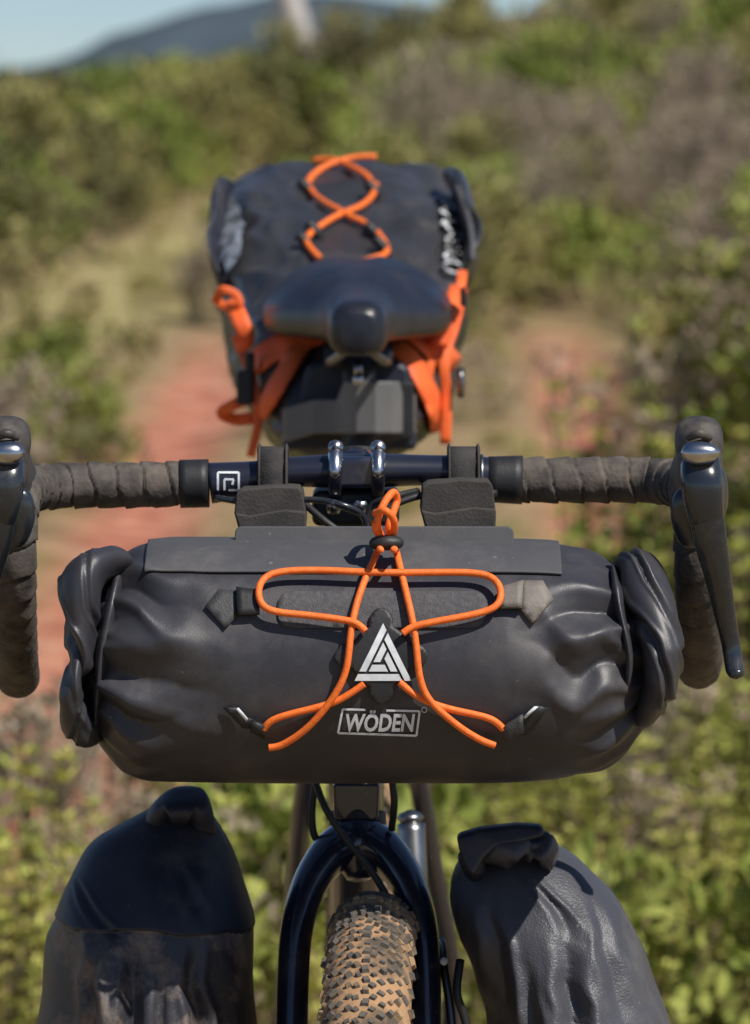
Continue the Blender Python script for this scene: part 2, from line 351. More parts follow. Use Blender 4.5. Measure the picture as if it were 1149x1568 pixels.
cord("cord_right_return", dens([(771, 1112), (755, 1098), (725, 1090), (690, 1083), (655, 1072), (630, 1058), (612, 1043)]), bb, -.19, bag, .0040)
cord("cord_across", dens([(560, 970), (545, 958), (515, 953), (470, 948), (425, 944), (402, 935), (396, 915), (405, 898), (430, 889), (480, 887), (540, 889), (600, 891), (660, 891), (720, 891), (752, 897), (766, 912),
      (764, 932), (745, 943), (705, 951), (660, 958), (632, 964), (617, 973)]), bb, -.19, bag, .0085)
LY = -.165
tube("cord_loop", [at(*p) for p in ((586, 826, LY), (578, 805, LY - .01), (582, 785, LY - .012), (592, 765, LY - .008), (603, 754, LY), (608, 766, LY + .004), (602, 785, LY), (596, 805, LY - .004), (598, 826, LY))], CR * 1.08, 'orange', bag, n=8, seg=10)
tube("cord_knot", [at(*p) for p in ((574, 786, LY - .01), (590, 782, LY - .018), (603, 796, LY - .014), (603, 815, LY - .006), (592, 825, LY), (578, 815, LY - .008), (574, 798, LY - .012))], CR * 1.05, 'orange', bag, n=8, seg=10)
tube("cord_toggle", [at(566, 832, LY - .004), at(592, 831, LY - .008), at(618, 831, LY - .004)], [(.0035, .005), (.0048, .006), (.0035, .005)], 'rubber', bag, n=8, seg=16, ref=YV, round_ends=True)
for i, (a, b_) in enumerate((((362, 752, 466, 812), (395, 686, 442, 748)), ((647, 742, 757, 808), (685, 682, 735, 742)))):
    x0, y0, x1, y1 = a
    plate("foam_spacer_%d" % i, [(x0, y0 + 4), (x0 + 10, y0 - 2), (x0 + 60, y0 - 7), (x1 - 8, y0 - 5), (x1 - 2, y0 + 4), (x1 + 3, y1 - 20), (x1 + 2, y1), (x0 + 4, y1), (x0 - 3, y1 - 26)], -.050, .045, 'foam', bag, bev=.0012)
    plate("foam_lip_%d" % i, [(x0 - 2, y1 - 26), (x0 + 20, y1 - 22), (x1 - 30, y1 - 31), (x1 + 3, y1 - 28), (x1 + 2, y1 + 2), (x0 + 6, y1 + 2)], -.056, .006, 'foam', bag, bev=.0012)
    cc = at((b_[0] + b_[2]) / 2, 722, 0)
    wdt = (b_[2] - b_[0]) / 2352
    V = []; F = []
    prof = [(-.0215, -.030), (-.0205, -.018), (-.019, -.004), (-.0165, .008), (-.010, .0150), (0, .0165), (.010, .0150), (.0175, .006), (.0185, -.01), (.018, -.03)]
    for yy, zz in prof:
        V += [(cc.x - wdt / 2, yy, cc.z + zz), (cc.x + wdt / 2, yy, cc.z + zz)]
    for k in range(len(prof) - 1): F.append((2 * k, 2 * k + 1, 2 * k + 3, 2 * k + 2))
    o = mk("hook_strap_%d" % i, V, F, 'web', bag); s = o.modifiers.new('s', 'SOLIDIFY'); s.thickness = .002
    for sgn in (0, 1):
        xx = cc.x + (wdt / 2 - .0012) * (1 if sgn else -1)
        tube("strap_selvedge_%d_%d" % (i, sgn), [Vector((xx, yy - .0012 if yy < 0 else yy + .0012, cc.z + zz + (.0008 if zz > .01 else 0))) for yy, zz in prof[:8]], .0008, 'foam', bag, n=3, seg=6)

# ================================================================== BICYCLE
bike = empty("bicycle")
tube("bar_core", [at(322, 740, 0), at(385, 733, 0), at(450, 723, 0), at(545, 721, 0), at(650, 720, 0), at(700, 723, 0), at(760, 732, 0)], [(.0135, .014), (.0115, .014), (.0100, .014), (.0115, .0155), (.0100, .014), (.0110, .014), (.0135, .014)], 'carbon', bike, n=10, seg=28, ref=YV)
def tapef(s, th):
    f = (s / .0175 + th / (2 * math.pi) + .12 * noise.noise(Vector((s * 60, th, 0)))) % 1.0
    return .0013 * f - .0019 * max(0, 1 - f / .09) + .0006 * noise.noise(Vector((s * 120, math.cos(th) * 2, math.sin(th) * 2)))
tl = [(318, 740, 0), (240, 742, 0), (150, 743, 0), (95, 744, -.004), (55, 747, -.022), (34, 752, -.055), (26, 768, -.085), (22, 810, -.102), (20, 870, -.098), (21, 935, -.075), (23, 990, -.04), (25, 1022, .0), (27, 1034, .05), (27, 1034, .10)]
tr = [(792, 735, 0), (860, 735, 0), (940, 735, 0), (1000, 736, -.004), (1034, 740, -.022), (1056, 748, -.055), (1063, 768, -.085), (1067, 810, -.102), (1069, 870, -.098), (1070, 935, -.075), (1071, 985, -.04), (1071, 1012, .0), (1070, 1020, .05), (1070, 1020, .10)]
for nm, pp in (("bar_tape_left", tl), ("bar_tape_right", tr)):
    tube(nm, [at(*p) for p in pp], [.0142] * 9 + [.0138] * (len(pp) - 9), 'tape', bike, n=30, seg=40, rfun=tapef)
    e = at(*pp[-1]); tube(nm + "_plug", [e, e + Vector((0, .008, 0))], .013, 'rubber', bike, n=4, seg=20)
tube("tape_finish_left", [at(276, 741, 0), at(320, 740, 0)], .0158, 'rubber', bike, n=4, seg=28)
tube("tape_finish_right", [at(748, 734, 0), at(800, 735, 0)], [.0150, .0160], 'rubber', bike, n=4, seg=28)
tube("tape_ring_right", [at(735, 732, 0), at(740, 732, 0)], .0155, 'steel', bike, n=2, seg=28)
bc = bvh_of(D.objects["bar_core"])
for i, (p, q) in enumerate((((334, 724), (366, 724)), ((366, 724), (366, 750)), ((366, 750), (350, 750)), ((334, 750), (334, 724)), ((344, 734), (358, 734)), ((344, 734), (344, 750)), ((358, 734), (356, 742)))):
    dx, dy = q[0] - p[0], q[1] - p[1]; l = math.hypot(dx, dy); nx, ny = -dy / l * 1.6, dx / l * 1.6
    surf_poly("bar_print_%d" % i, bc, [(p[0] - nx, p[1] - ny), (q[0] - nx, q[1] - ny), (q[0] + nx, q[1] + ny), (p[0] + nx, p[1] + ny)], -.015, .0006, 'white', bike, L=9, thick=0)
tube("stem", [at(546, 722, .004), at(546, 720, .05), at(546, 728, .10)], [(.017, .014), (.0155, .016), (.017, .018)], 'navy', bike, n=8, seg=28)
for i, u in enumerate((514, 579)):
    c = at(u, 721, 0); V = []; F = []
    prof = [(math.cos(a) * .0185, math.sin(a) * .0150) for a in [math.radians(x) for x in range(80, 300, 12)]]
    for yy, zz in prof: V += [(c.x - .0042, yy, c.z + zz), (c.x + .0042, yy, c.z + zz)]
    for k in range(len(prof) - 1): F.append((2 * k, 2 * k + 1, 2 * k + 3, 2 * k + 2))
    o = mk("stem_clamp_%d" % i, V, F, 'carbon', bike); s = o.modifiers.new('s', 'SOLIDIFY'); s.thickness = .004
    b2 = o.modifiers.new('b', 'BEVEL'); b2.width = .0014; b2.segments = 3
    p = at(u, 688, -.010)
    tube("clamp_barrel_%d" % i, [p, p + Vector((0, -.009, -.008)), p + Vector((0, -.0140, -.018))], [.0050, .0046, .0040], 'chrome', bike, n=5, seg=18, round_ends=True)
    for v0 in (687, 778 if i == 0 else 776):
        p = at(u if v0 < 700 else u - 3 - 24 * i, v0, -.016)
        tube("clamp_bolt_%d_%d" % (i, v0), [p, p + Vector((0, .014, 0))], .0050, 'chrome', bike, n=3, seg=20)
        tube("bolt_socket_%d_%d" % (i, v0), [p + Vector((0, -.0006, 0)), p + Vector((0, .004, 0))], .0024, 'rubber', bike, n=1, seg=6)
plate("faceplate", rrect(503, 700, 590, 748, 8), -.019, .02, 'navy', bike, bev=.004)
plate("stem_lower", rrect(478, 752, 612, 806, 12), -.004, .06, 'rubber', bike, bev=.004)
tube("steerer_spacers", [at(546, 690, .10), at(547, 800, .088)], .0175, 'rubber', bike, n=4, seg=28)
tube("head_tube", [at(546, 800, .088), at(547, 1000, .062), at(548, 1200, .038), at(548, 1250, .031)], [.019, .0185, .0165, .0165], 'navy', bike, n=6, seg=32)
tube("headset_cup", [at(548, 1243, .032), at(548, 1262, .030), at(548, 1272, .028)], [.0185, .0190, .0178], 'rubber', bike, n=4, seg=32)
plate("head_badge", [(510, 1200), (582, 1200), (580, 1252), (572, 1258), (520, 1258), (512, 1252)], .014, .01, 'navy', bike, bev=.002)
fk = [(449, 2230, -.105), (447, 1900, -.085), (447, 1640, -.052), (449, 1500, -.030), (455, 1420, -.015), (472, 1360, -.002), (500, 1315, .010), (526, 1295, .018), (549, 1290, .022)]
fr = [(u if i == 8 else 1100 - u, v, y) for i, (u, v, y) in enumerate(fk)]
rr = [(.007, .008), (.0088, .012), (.0100, .015), (.0104, .016), (.0108, .0165), (.0118, .017), (.0135, .018), (.0155, .019), (.0165, .020)]
tube("fork_leg_left", [at(*p) for p in fk], rr, 'navy', bike, n=10, seg=28, ref=YV)
tube("fork_leg_right", [at(*p) for p in fr], rr, 'navy', bike, n=10, seg=28, ref=YV)
tube("fork_crown", [at(549, 1266, .026), at(549, 1300, .02), at(549, 1345, .012)], [(.0178, .018), (.021, .020), (.008, .010)], 'navy', bike, n=8, seg=32, ref=YV)
def wheel(prefix, cx, cy, R=.352, r=.0285, rot=0.):
    cz = R; par = empty(prefix); par.parent = bike; par.location = (cx, cy, cz); par.rotation_euler = (0, 0, rot)
    def torus(nm, Rm, rx, rrad, mt, seg=200, s2=28):
        V = []
        for i in range(seg):
            a = 2 * math.pi * i / seg
            for j in range(s2):
                b = 2 * math.pi * j / s2; q = Rm + rrad * math.cos(b)
                V.append((rx * math.sin(b), q * math.cos(a), q * math.sin(a)))
        return mk(nm, V, ringfaces(seg, s2, True), mt, par)
    torus(prefix + "_sidewall", R - r - .003, r * .96, r * .96, 'side')
    torus(prefix + "_tread", R - r, r * .965, r * .965, 'tyre')
    torus(prefix + "_rim", R - 2 * r - .012, .014, .012, 'rubber', s2=16)
    V = []; F = []
    N = 185
    for i in range(N):
        for phi, dw, dl, offa in ((0, .0026, .0042, 0), (10, .0020, .0026, .5), (-10, .0020, .0026, .5), (21, .0026, .0026, 0), (-21, .0026, .0026, .3), (33, .0024, .0028, .5), (-33, .0024, .0028, .6), (46, .0028, .0030, .1), (-46, .0028, .0030, .2), (60, .0032, .0038, .1), (-60, .0032, .0038, .2), (76, .0036, .0036, .5), (-76, .0036, .0036, .6)):
            if abs(phi) >= 55 and i % 2: continue
            a = 2 * math.pi * (i + offa) / N; p = math.radians(phi + random.uniform(-1.5, 1.5))
            ra = Vector((0, math.cos(a), math.sin(a))); tg = Vector((0, -math.sin(a), math.cos(a))); X = Vector((1, 0, 0))
            nn = ra * math.cos(p) + X * math.sin(p); tt = X * math.cos(p) - ra * math.sin(p)
            tw = random.uniform(-.35, .35) + (.45 if phi > 0 else -.45) * (abs(phi) > 5); t2 = (tt * math.cos(tw) + tg * math.sin(tw)); g2 = (tg * math.cos(tw) - tt * math.sin(tw))
            c = ra * (R - r) + nn * r * .93; b = len(V); h = .0034 * random.uniform(.5, 1.1); js = random.uniform(.75, 1.1)
            for hh, k in ((-.002, 1.2), (h, .80)):
                for sx, sy in ((-1, -1), (1, -1), (1, 1), (-1, 1)): V.append(c + nn * hh + t2 * (sx * dw * js * k * random.uniform(.85, 1.1)) + g2 * (sy * dl * .8 * js * k))
            F += [(b + 4, b + 5, b + 6, b + 7)] + [(b + q, b + (q + 1) % 4, b + 4 + (q + 1) % 4, b + 4 + q) for q in range(4)]
    mk(prefix + "_knobs", V, F, 'knob', par, smooth=False)
    tube(prefix + "_hub", [Vector((-.05, 0, 0)), Vector((-.02, 0, 0)), Vector((.02, 0, 0)), Vector((.05, 0, 0))], [.022, .014, .014, .022], 'steel', par, n=6, seg=20)
    for i in range(28):
        a = 2 * math.pi * i / 28; s = .03 if i % 2 else -.03; b = a + (.25 if (i // 2) % 2 else -.25)
        tube(prefix + "_spoke_%d" % i, [Vector((s, .02 * math.cos(b), .02 * math.sin(b))), Vector((0, (R - 2 * r - .02) * math.cos(a), (R - 2 * r - .02) * math.sin(a)))], .001, 'steel', par, n=1, seg=5)
    tube(prefix + "_disc", [Vector((-.037, 0, 0)), Vector((-.035, 0, 0))], .08, 'steel', par, n=1, seg=40)
hubx = at(569, 1450, -.10).x
wheel("front_wheel", hubx, -.10, rot=math.radians(-1.5))
bx = at(548, 1000, .4).x
wheel("rear_wheel", bx, .97)
def ft(nm, pts, r, mt='navy'): tube(nm, [Vector(p) for p in pts], r, mt, bike, n=4, seg=20)
ft("top_tube", [(bx, .10, .90), (bx, .40, .88), (bx, .67, .85)], .015)
ft("down_tube", [(bx, .06, .80), (bx, .30, .54), (bx, .53, .29)], .019)
ft("seat_tube", [(bx, .53, .29), (bx, .70, .86)], .0155)
ft("seatpost", [(bx, .70, .86), (bx, .752, 1.035)], .0136, 'rubber')
ft("bottom_bracket", [(bx - .035, .53, .29), (bx + .035, .53, .29)], .021, 'rubber')
for s, u0, u1 in ((-1, 470, 438), (1, 640, 692)):
    ft("seat_stay_%d" % (s + 1), [(bx + s * .012, .69, .86), tuple(at(u0, 1190, .78)), tuple(at((u0 + u1) / 2, 1340, .85)), tuple(at(u1, 1500, .92)), (bx + s * .075, .97, .36)], .0085)
    ft("chain_stay_%d" % (s + 1), [(bx + s * .03, .55, .29), (bx + s * .05, .75, .31), (bx + s * .072, .97, .352)], .010)
    ft("crank_arm_%d" % (s + 1), [(bx + s * .06, .53, .29), (bx + s * .08, .53 - s * .15, .25)], .011, 'rubber')
    ft("pedal_%d" % (s + 1), [(bx + s * .09, .53 - s * .15, .25), (bx + s * .17, .53 - s * .15, .25)], .017, 'rubber')
ft("chainring", [(bx + .044, .53, .29), (bx + .047, .53, .29)], .08, 'steel')
tube("pump_barrel", [at(630, 1262, .25), at(633, 1330, .24), at(636, 1420, .23)], .0100, 'steel', bike, n=5, seg=20)
tube("pump_cap", [at(628, 1240, .25), at(629, 1264, .25)], .0112, 'steel', bike, n=4, seg=20, round_ends=True)
tube("rack_stay_right", [at(676, 1440, .0), at(680, 1480, -.02), at(692, 1570, -.04), at(700, 1750, -.06)], .0030, 'steel', bike, n=6, seg=10)
tube("rack_bolt", [at(680, 1472, -.045), at(680, 1472, -.03)], .0026, 'white', bike, n=3, seg=12)
tube("rack_hoop_right", [at(705, 1470, -.06), at(700, 1520, -.07), at(712, 1560, -.07), at(730, 1640, -.07)], .0028, 'rubber', bike, n=6, seg=10)
for i, pp in enumerate(([(482, 1195, .0), (500, 1240, -.01), (530, 1285, -.012), (570, 1335, -.015), (605, 1400, -.02), (640, 1500, -.045)], [(484, 1195, .02), (478, 1240, .02), (482, 1280, .02), (500, 1300, .02)],
                        [(600, 1190, .0), (604, 1230, .0), (600, 1270, .01)], [(330, 762, -.02), (400, 772, -.03), (470, 765, -.04), (520, 772, -.05), (556, 790, -.045), (562, 830, -.04)],
                        [(760, 755, -.02), (700, 760, -.03), (650, 758, -.035), (600, 775, -.04), (575, 800, -.04)], [(465, 770, -.02), (500, 800, -.03), (530, 820, -.03)], [(640, 752, -.02), (600, 762, -.035), (570, 775, -.03), (560, 810, -.03)])):
    tube("cable_%d" % i, [at(*p) for p in pp], .0024 if i != 3 else .0021, 'rubber' if i != 3 else 'lever', bike, n=8, seg=10)
tube("cable_adjuster", [at(505, 768, -.05), at(555, 788, -.046)], .0019, 'steel', bike, n=3, seg=10)
for s, cu in (("right", 1071), ("left", 10)):
    k = 1 if s == "right" else -1
    tube("hood_" + s, [at(cu - 6 * k, 742, -.035), at(cu - 4 * k, 738, -.065), at(cu - 1 * k, 722, -.10), at(cu, 706, -.125), at(cu + 1 * k, 700, -.145), at(cu + 1 * k, 702, -.160)],
         [(.0185, .0190), (.0170, .0235), (.0148, .0250), (.0142, .0255), (.0142, .0235), (.0120, .018)], 'hood', bike, n=12, seg=36, ref=Vector((0, 0, 1)), round_ends=True, k=2.6)
    tube("hood_horn_" + s, [at(cu, 700, -.115), at(cu, 680, -.135), at(cu + 1 * k, 665, -.145), at(cu + 1 * k, 652, -.150)], [(.0148, .016), (.0150, .018), (.0146, .016), (.0125, .012)], 'hood', bike, n=8, seg=32, ref=YV, round_ends=True, k=2.6)
    tube("hood_top_ridge_" + s, [at(cu - 20 * k, 672, -.158), at(cu, 664, -.163), at(cu + 20 * k, 672, -.158)], [.002, .003, .002], 'hood', bike, n=8, seg=12, round_ends=True)
    tube("lever_cap_" + s, [at(cu + 2 * k, 680, -.166), at(cu + 2 * k, 694, -.172), at(cu + 3 * k, 712, -.170)], [(.0115, .006), (.0130, .007), (.0115, .006)], 'chrome', bike, n=8, seg=24, ref=YV, round_ends=True, k=2.4)
    tube("lever_body_" + s, [at(cu + 2 * k, 712, -.158), at(cu + 4 * k, 738, -.166), at(cu + 8 * k, 775, -.166), at(cu + 17 * k, 820, -.158)], [(.0125, .010), (.0130, .010), (.0120, .008), (.0095, .006)], 'lever', bike, n=8, seg=28, ref=YV, k=2.5)
    tube("lever_blade_" + s, [at(cu + 8 * k, 760, -.168), at(cu + 16 * k, 820, -.163), at(cu + 28 * k, 880, -.152), at(cu + 38 * k, 935, -.140), at(cu + 48 * k, 985, -.132), at(cu + 56 * k, 1038, -.136)],
         [(.0100, .005), (.0105, .005), (.0085, .0045), (.0070, .004), (.0060, .004), (.0058, .004)], 'lever', bike, n=12, seg=24, ref=YV, round_ends=True)
    tube("lever_tip_" + s, [at(cu + 55 * k, 1022, -.136), at(cu + 57 * k, 1040, -.139)], [(.0056, .004), (.0058, .0045)], 'lever', bike, n=6, seg=18, ref=YV, round_ends=True)
    tube("shift_paddle_" + s, [at(cu - 6 * k, 745, -.135), at(cu - 16 * k, 790, -.135), at(cu - 6 * k, 840, -.130)], [(.0115, .006), (.0115, .005), (.0080, .004)], 'lever', bike, n=8, seg=20, ref=YV, round_ends=True)
    tube("lever_side_rim_" + s, [at(cu + 22 * k, 705, -.15), at(cu + 32 * k, 735, -.15), at(cu + 34 * k, 770, -.15), at(cu + 30 * k, 800, -.15)], [(.003, .008), (.0042, .009), (.004, .008), (.002, .005)], 'steel', bike, n=8, seg=16, ref=YV, round_ends=True)
sx = at(549, 450, .75).x
SP = [(.598, .006, .008, 1.043, 0), (.601, .016, .016, 1.043, 0), (.612, .0225, .0215, 1.044, .001), (.64, .0245, .023, 1.045, .002), (.68, .025, .023, 1.047, .004), (.72, .032, .023, 1.051, .007), (.76, .050, .025, 1.055, .012),
      (.80, .068, .027, 1.058, .016), (.84, .078, .0275, 1.061, .018), (.865, .0800, .027, 1.063, .018), (.885, .077, .025, 1.064, .016), (.898, .066, .018, 1.065, .012), (.902, .045, .006, 1.065, .006)]
Cc = crom(SP, 8); V = []; NSS = 64
for c in Cc:
    for j in range(NSS):
        a = 2 * math.pi * j / NSS; X = sg(math.cos(a), .66) * c[1]; Z = sg(math.sin(a), .80) * c[2]
        xn = X / max(c[1], 1e-4)
        groove = -.004 * math.exp(-(X / .008) ** 2) * (Z > 0) * ss(.66, .76, c[0])
        V.append((sx + X, c[0], c[3] + Z - c[4] * xn * xn * 1.3 + c[4] * .5 + groove))
mk("saddle", V, ringfaces(len(Cc), NSS), 'saddle', bike)
for s in (-1, 1):
    ft("saddle_rail_%d" % (s + 1), [(sx + s * .010, .63, 1.026), (sx + s * .022, .68, 1.016), (sx + s * .022, .80, 1.016), (sx + s * .035, .87, 1.04)], .0036, 'steel')
ft("saddle_clamp", [(sx - .028, .75, 1.018), (sx + .028, .75, 1.018)], .010, 'rubber')
ft("clamp_bolt_front", [(sx + .0, .735, .985), (sx, .72, 1.012)], .0035, 'chrome')
tube("clamp_ball", [at(549, 572, .68), at(549, 592, .68)], .0045, 'chrome', bike, n=6, seg=16, round_ends=True)

# ================================================================== SADDLE BAG
sb = empty("saddle_bag")
sec = [(.775, 445, 630, 612, 678, 0), (.79, 428, 640, 585, 695, .1), (.83, 408, 652, 530, 710, .2), (.89, 388, 672, 460, 705, .25), (.96, 365, 692, 410, 690, .3), (1.03, 350, 704, 362, 665, .35), (1.10, 340, 712, 322, 640, .4), (1.18, 334, 718, 286, 600, .4), (1.25, 332, 720, 262, 560, .4), (1.30, 335, 716, 254, 530, .4), (1.325, 350, 705, 275, 505, .4), (1.335, 385, 660, 320, 460, .4)]
Cc = crom(sec, 14); V = []; NB = 150
for c in Cc:
    y = c[0]; a0 = at(c[1], c[3], y); a1 = at(c[2], c[4], y); xc = (a0.x + a1.x) / 2; hw = (a1.x - a0.x) / 2; zc = (a0.z + a1.z) / 2; hh = (a0.z - a1.z) / 2
    ke = .62 - .2 * ss(.95, 1.2, y)
    for j in range(NB):
        a = 2 * math.pi * j / NB; X = sg(math.cos(a), ke); Z = sg(math.sin(a), ke)
        wk = 1 - c[5] * .45 * max(0, -Z) ** 1.2
        p = Vector((xc + X * hw * wk, y, zc + Z * hh)); q = Vector((p.x * 15, p.y * 7, p.z * 15))
        d = .005 * noise.noise(q) + .013 * rid(q * 1.3 + Vector((3, 3, 3))) + .009 * rid(q * 2.6)
        p += Vector((math.cos(a), 0, math.sin(a))) * d
        V.append(p)
sbody = mk("pack_body", V, ringfaces(len(Cc), NB), 'sbag', sb); bs = bvh_of(sbody)
tube("side_fold_left", [at(350, 292, 1.19), at(338, 310, 1.16), at(333, 345, 1.12), at(334, 400, 1.08), at(346, 440, 1.03)], [(.003, .010), (.0060, .025), (.0062, .04), (.0060, .04), (.004, .02)], 'panblk', sb, n=12, seg=40, ref=YV, nz=.004, nsc=20, round_ends=True)
tube("side_fold_right", [at(694, 278, 1.2), at(706, 296, 1.16), at(715, 335, 1.12), at(720, 382, 1.08), at(708, 418, 1.03)], [(.003, .010), (.0060, .025), (.0066, .04), (.0065, .04), (.004, .02)], 'sbag', sb, n=12, seg=40, ref=YV, nz=.004, nsc=20, round_ends=True)
ribbon("side_edge_right", [(700, 285, 1.09), (714, 320, 1.07), (723, 362, 1.04), (724, 398, 1.02)], 8, 'bagtop', sb)
surf_poly("side_label_left", bs, [(358, 305), (374, 310), (380, 350), (376, 400), (362, 425), (347, 400), (345, 340)], 1.0, .009, 'grey', sb, L=12, thick=0)
text_on("side_print_right", "OUTDOOR", 672, 702, 425, 308, bs, 1.0, .007, 'worn', sb, shear=0, rot=1, bold=.02)
def cord2(name, pts):
    P = [proj(bs, p[0], p[1], 1.0, .006) for p in crom(pts, 4)]
    for _ in range(3): P = [P[0]] + [(P[i - 1] + P[i] * 2 + P[i + 1]) / 4 for i in range(1, len(P) - 1)] + [P[-1]]
    tube(name, P, .0029, 'orange', sb, n=3, seg=10)
tube("lace_top", [at(*p) for p in ((470, 288, 1.19), (476, 272, 1.22), (500, 254, 1.24), (535, 243, 1.25), (560, 240, 1.25), (577, 241, 1.25))], .0031, 'orange', sb, n=6, seg=10)
tube("lace_back", [at(*p) for p in ((480, 246, 1.27), (510, 245, 1.26), (540, 256, 1.22), (562, 270, 1.19), (577, 292, 1.15))], .0029, 'orange', sb, n=6, seg=10)
cord2("lace_a", [(468, 290), (476, 305), (500, 322), (530, 338), (555, 350), (576, 366)])
cord2("lace_b", [(577, 292), (574, 308), (555, 325), (525, 336), (498, 348), (480, 362)])
cord2("lace_c", [(576, 364), (585, 376), (587, 390), (576, 402), (545, 413)])
cord2("lace_d", [(480, 360), (470, 376), (476, 392), (492, 403)])
for i, (u, v) in enumerate(((468, 296), (576, 300), (482, 362), (572, 364), (470, 380), (582, 384))):
    p = proj(bs, u, v, 1.0, .004); tube("lace_eyelet_%d" % i, [p + Vector((-.007, 0, .008)), p + Vector((.001, -.002, 0)), p + Vector((.003, 0, -.008))], .0048, 'rubber', sb, n=4, seg=12)
ribbon("strap_v_left", [(495, 512), (455, 525), (415, 545), (388, 562)], 36, 'strap', sb, bs, .9, .004)
ribbon("strap_v_left_low", [(482, 520), (452, 560), (430, 600), (408, 636)], 24, 'strap', sb, bs, .9, .007)
ribbon("strap_v_right", [(590, 492), (625, 508), (655, 530), (690, 560)], 34, 'strap', sb, bs, .9, .004)
ribbon("strap_v_right_low", [(600, 530), (625, 565), (650, 615), (668, 660)], 26, 'strap', sb, bs, .9, .007)
ribbon("strap_side_right_a", [(706, 455, .90), (695, 500, .86), (680, 550, .84), (684, 610, .84), (682, 680, .84)], 17, 'strap', sb)
ribbon("strap_side_right_b", [(690, 460, .87), (668, 510, .85), (655, 560, .84), (650, 600, .84)], 22, 'strap', sb)
ribbon("strap_side_right_c", [(703, 440, .88), (690, 480, .845), (672, 530, .835)], 28, 'strap', sb)
ribbon("strap_tail_right", [(708, 415, .95), (706, 435, .93), (700, 452, .92)], 15, 'strap', sb)
ribbon("strap_side_left", [(352, 460, .90), (368, 490, .87), (376, 520, .87), (360, 528, .88)], 27, 'strap', sb)
ribbon("strap_loop_left", [(330, 462, .89), (340, 444, .88), (362, 452, .88), (366, 470, .88), (345, 470, .89), (330, 458, .90)], 13, 'strap', sb)
ribbon("strap_tail_left", [(388, 608, .86), (362, 618, .85), (340, 632, .86), (360, 642, .87), (388, 640, .87)], 18, 'strap', sb)
ribbon("strap_side_left_low", [(372, 540, .86), (392, 600, .84), (395, 650, .84), (384, 700, .84)], 14, 'strap', sb)
for i, (u0, v0, u1, v1) in enumerate(((362, 568, 388, 620), (700, 562, 712, 610), (705, 440, 714, 470), (375, 540, 390, 572))):
    plate("strap_buckle_%d" % i, rrect(u0, v0, u1, v1, 5), .832, .014, 'rubber', sb, bev=.003)
tube("buckle_bar_right", [at(706, 566, .82), at(706, 606, .82)], .003, 'steel', sb, n=4, seg=12, round_ends=True)
V = []; F = []
prof = [(424, .83), (438, .765), (480, .735), (515, .722), (526, .706), (545, .690), (575, .686), (603, .690), (613, .706), (618, .74), (634, .765), (642, .83)]
for u, y in prof:
    up = -20 if 520 < u < 616 else 0
    V += [at(u, 604 + up + (8 if u < 520 else 0) + (12 if u < 470 else 0), y), at(u, 664 + (12 if u < 470 else 0), y)]
for k in range(len(prof) - 1): F.append((2 * k, 2 * k + 1, 2 * k + 3, 2 * k + 2))
o = mk("seatpost_band", V, F, 'band', sb, smooth=False); s = o.modifiers.new('s', 'SOLIDIFY'); s.thickness = .004
b2 = o.modifiers.new('b', 'BEVEL'); b2.width = .0015; b2.segments = 2
plate("band_keeper", rrect(612, 585, 634, 672, 5), .735, .012, 'rubber', sb, bev=.002)
plate("front_panel", [(470, 560), (500, 548), (600, 548), (628, 562), (640, 690), (430, 690)], .775, .02, 'panblk', sb, bev=.006)

# ================================================================== PANNIERS
def pannier(name, secs, y0, mt, seed, amp=.008, split=None, mt2=None, pleats=()):
    root = empty(name); Cc = crom(secs, 18); V = []; NP = 180
    for c in Cc:
        a0 = at(c[1], c[0], y0); a1 = at(c[2], c[0], y0); xc = (a0.x + a1.x) / 2; hw = (a1.x - a0.x) / 2
        fade = ss(secs[0][0], secs[0][0] + 120, c[0])
        for j in range(NP):
            a = 2 * math.pi * j / NP; X = sg(math.cos(a), .8); Y = sg(math.sin(a), .8)
            p = Vector((xc + X * hw, y0 + Y * c[3], a0.z)); q = Vector((p.x * 17 + seed, p.y * 7, p.z * 5.5))
            d = amp * (.9 * noise.noise(q) + 1.6 * rid(q * 1.25 + Vector((7, 1, 2))) + .9 * rid(Vector((q.x * 1.3 + q.z * 1.8, q.y, q.z * 2.2))))
            if Y < 0:
                for (u0, v0, u1, v1, wd, dp) in pleats:
                    if not v0 < c[0] < v1: continue
                    t = (c[0] - v0) / (v1 - v0); uu = u0 + (u1 - u0) * t + 10 * noise.noise(Vector((c[0] * .02, u0, 0)))
                    xx = (c[1] + c[2]) / 2 + X * (c[2] - c[1]) / 2; dd = abs(xx - uu) / (wd * (.6 + .8 * t)); f = min(1, 4 * t, 3 * (1 - t))
                    d -= dp * f * (max(0, 1 - dd) ** 1.2 - .5 * math.exp(-((dd - 1.4) / .45) ** 2))
            if split and split(c[0], p.x): d = d * .6 + .0035
            p += Vector((math.cos(a) * .6, math.sin(a), 0)) * d * (.4 + .6 * fade)
            V.append(p)
    o = mk("bag_shell", V, ringfaces(len(Cc), NP), mt, root)
    if split:
        o.data.materials.append(M[mt2]); mi = []
        for i in range(len(Cc) - 1):
            for j in range(NP): mi.append(1 if split(Cc[i][0], V[i * NP + j].x) else 0)
        o.data.polygons.foreach_set('material_index', mi + [1, 0])
    return root, o
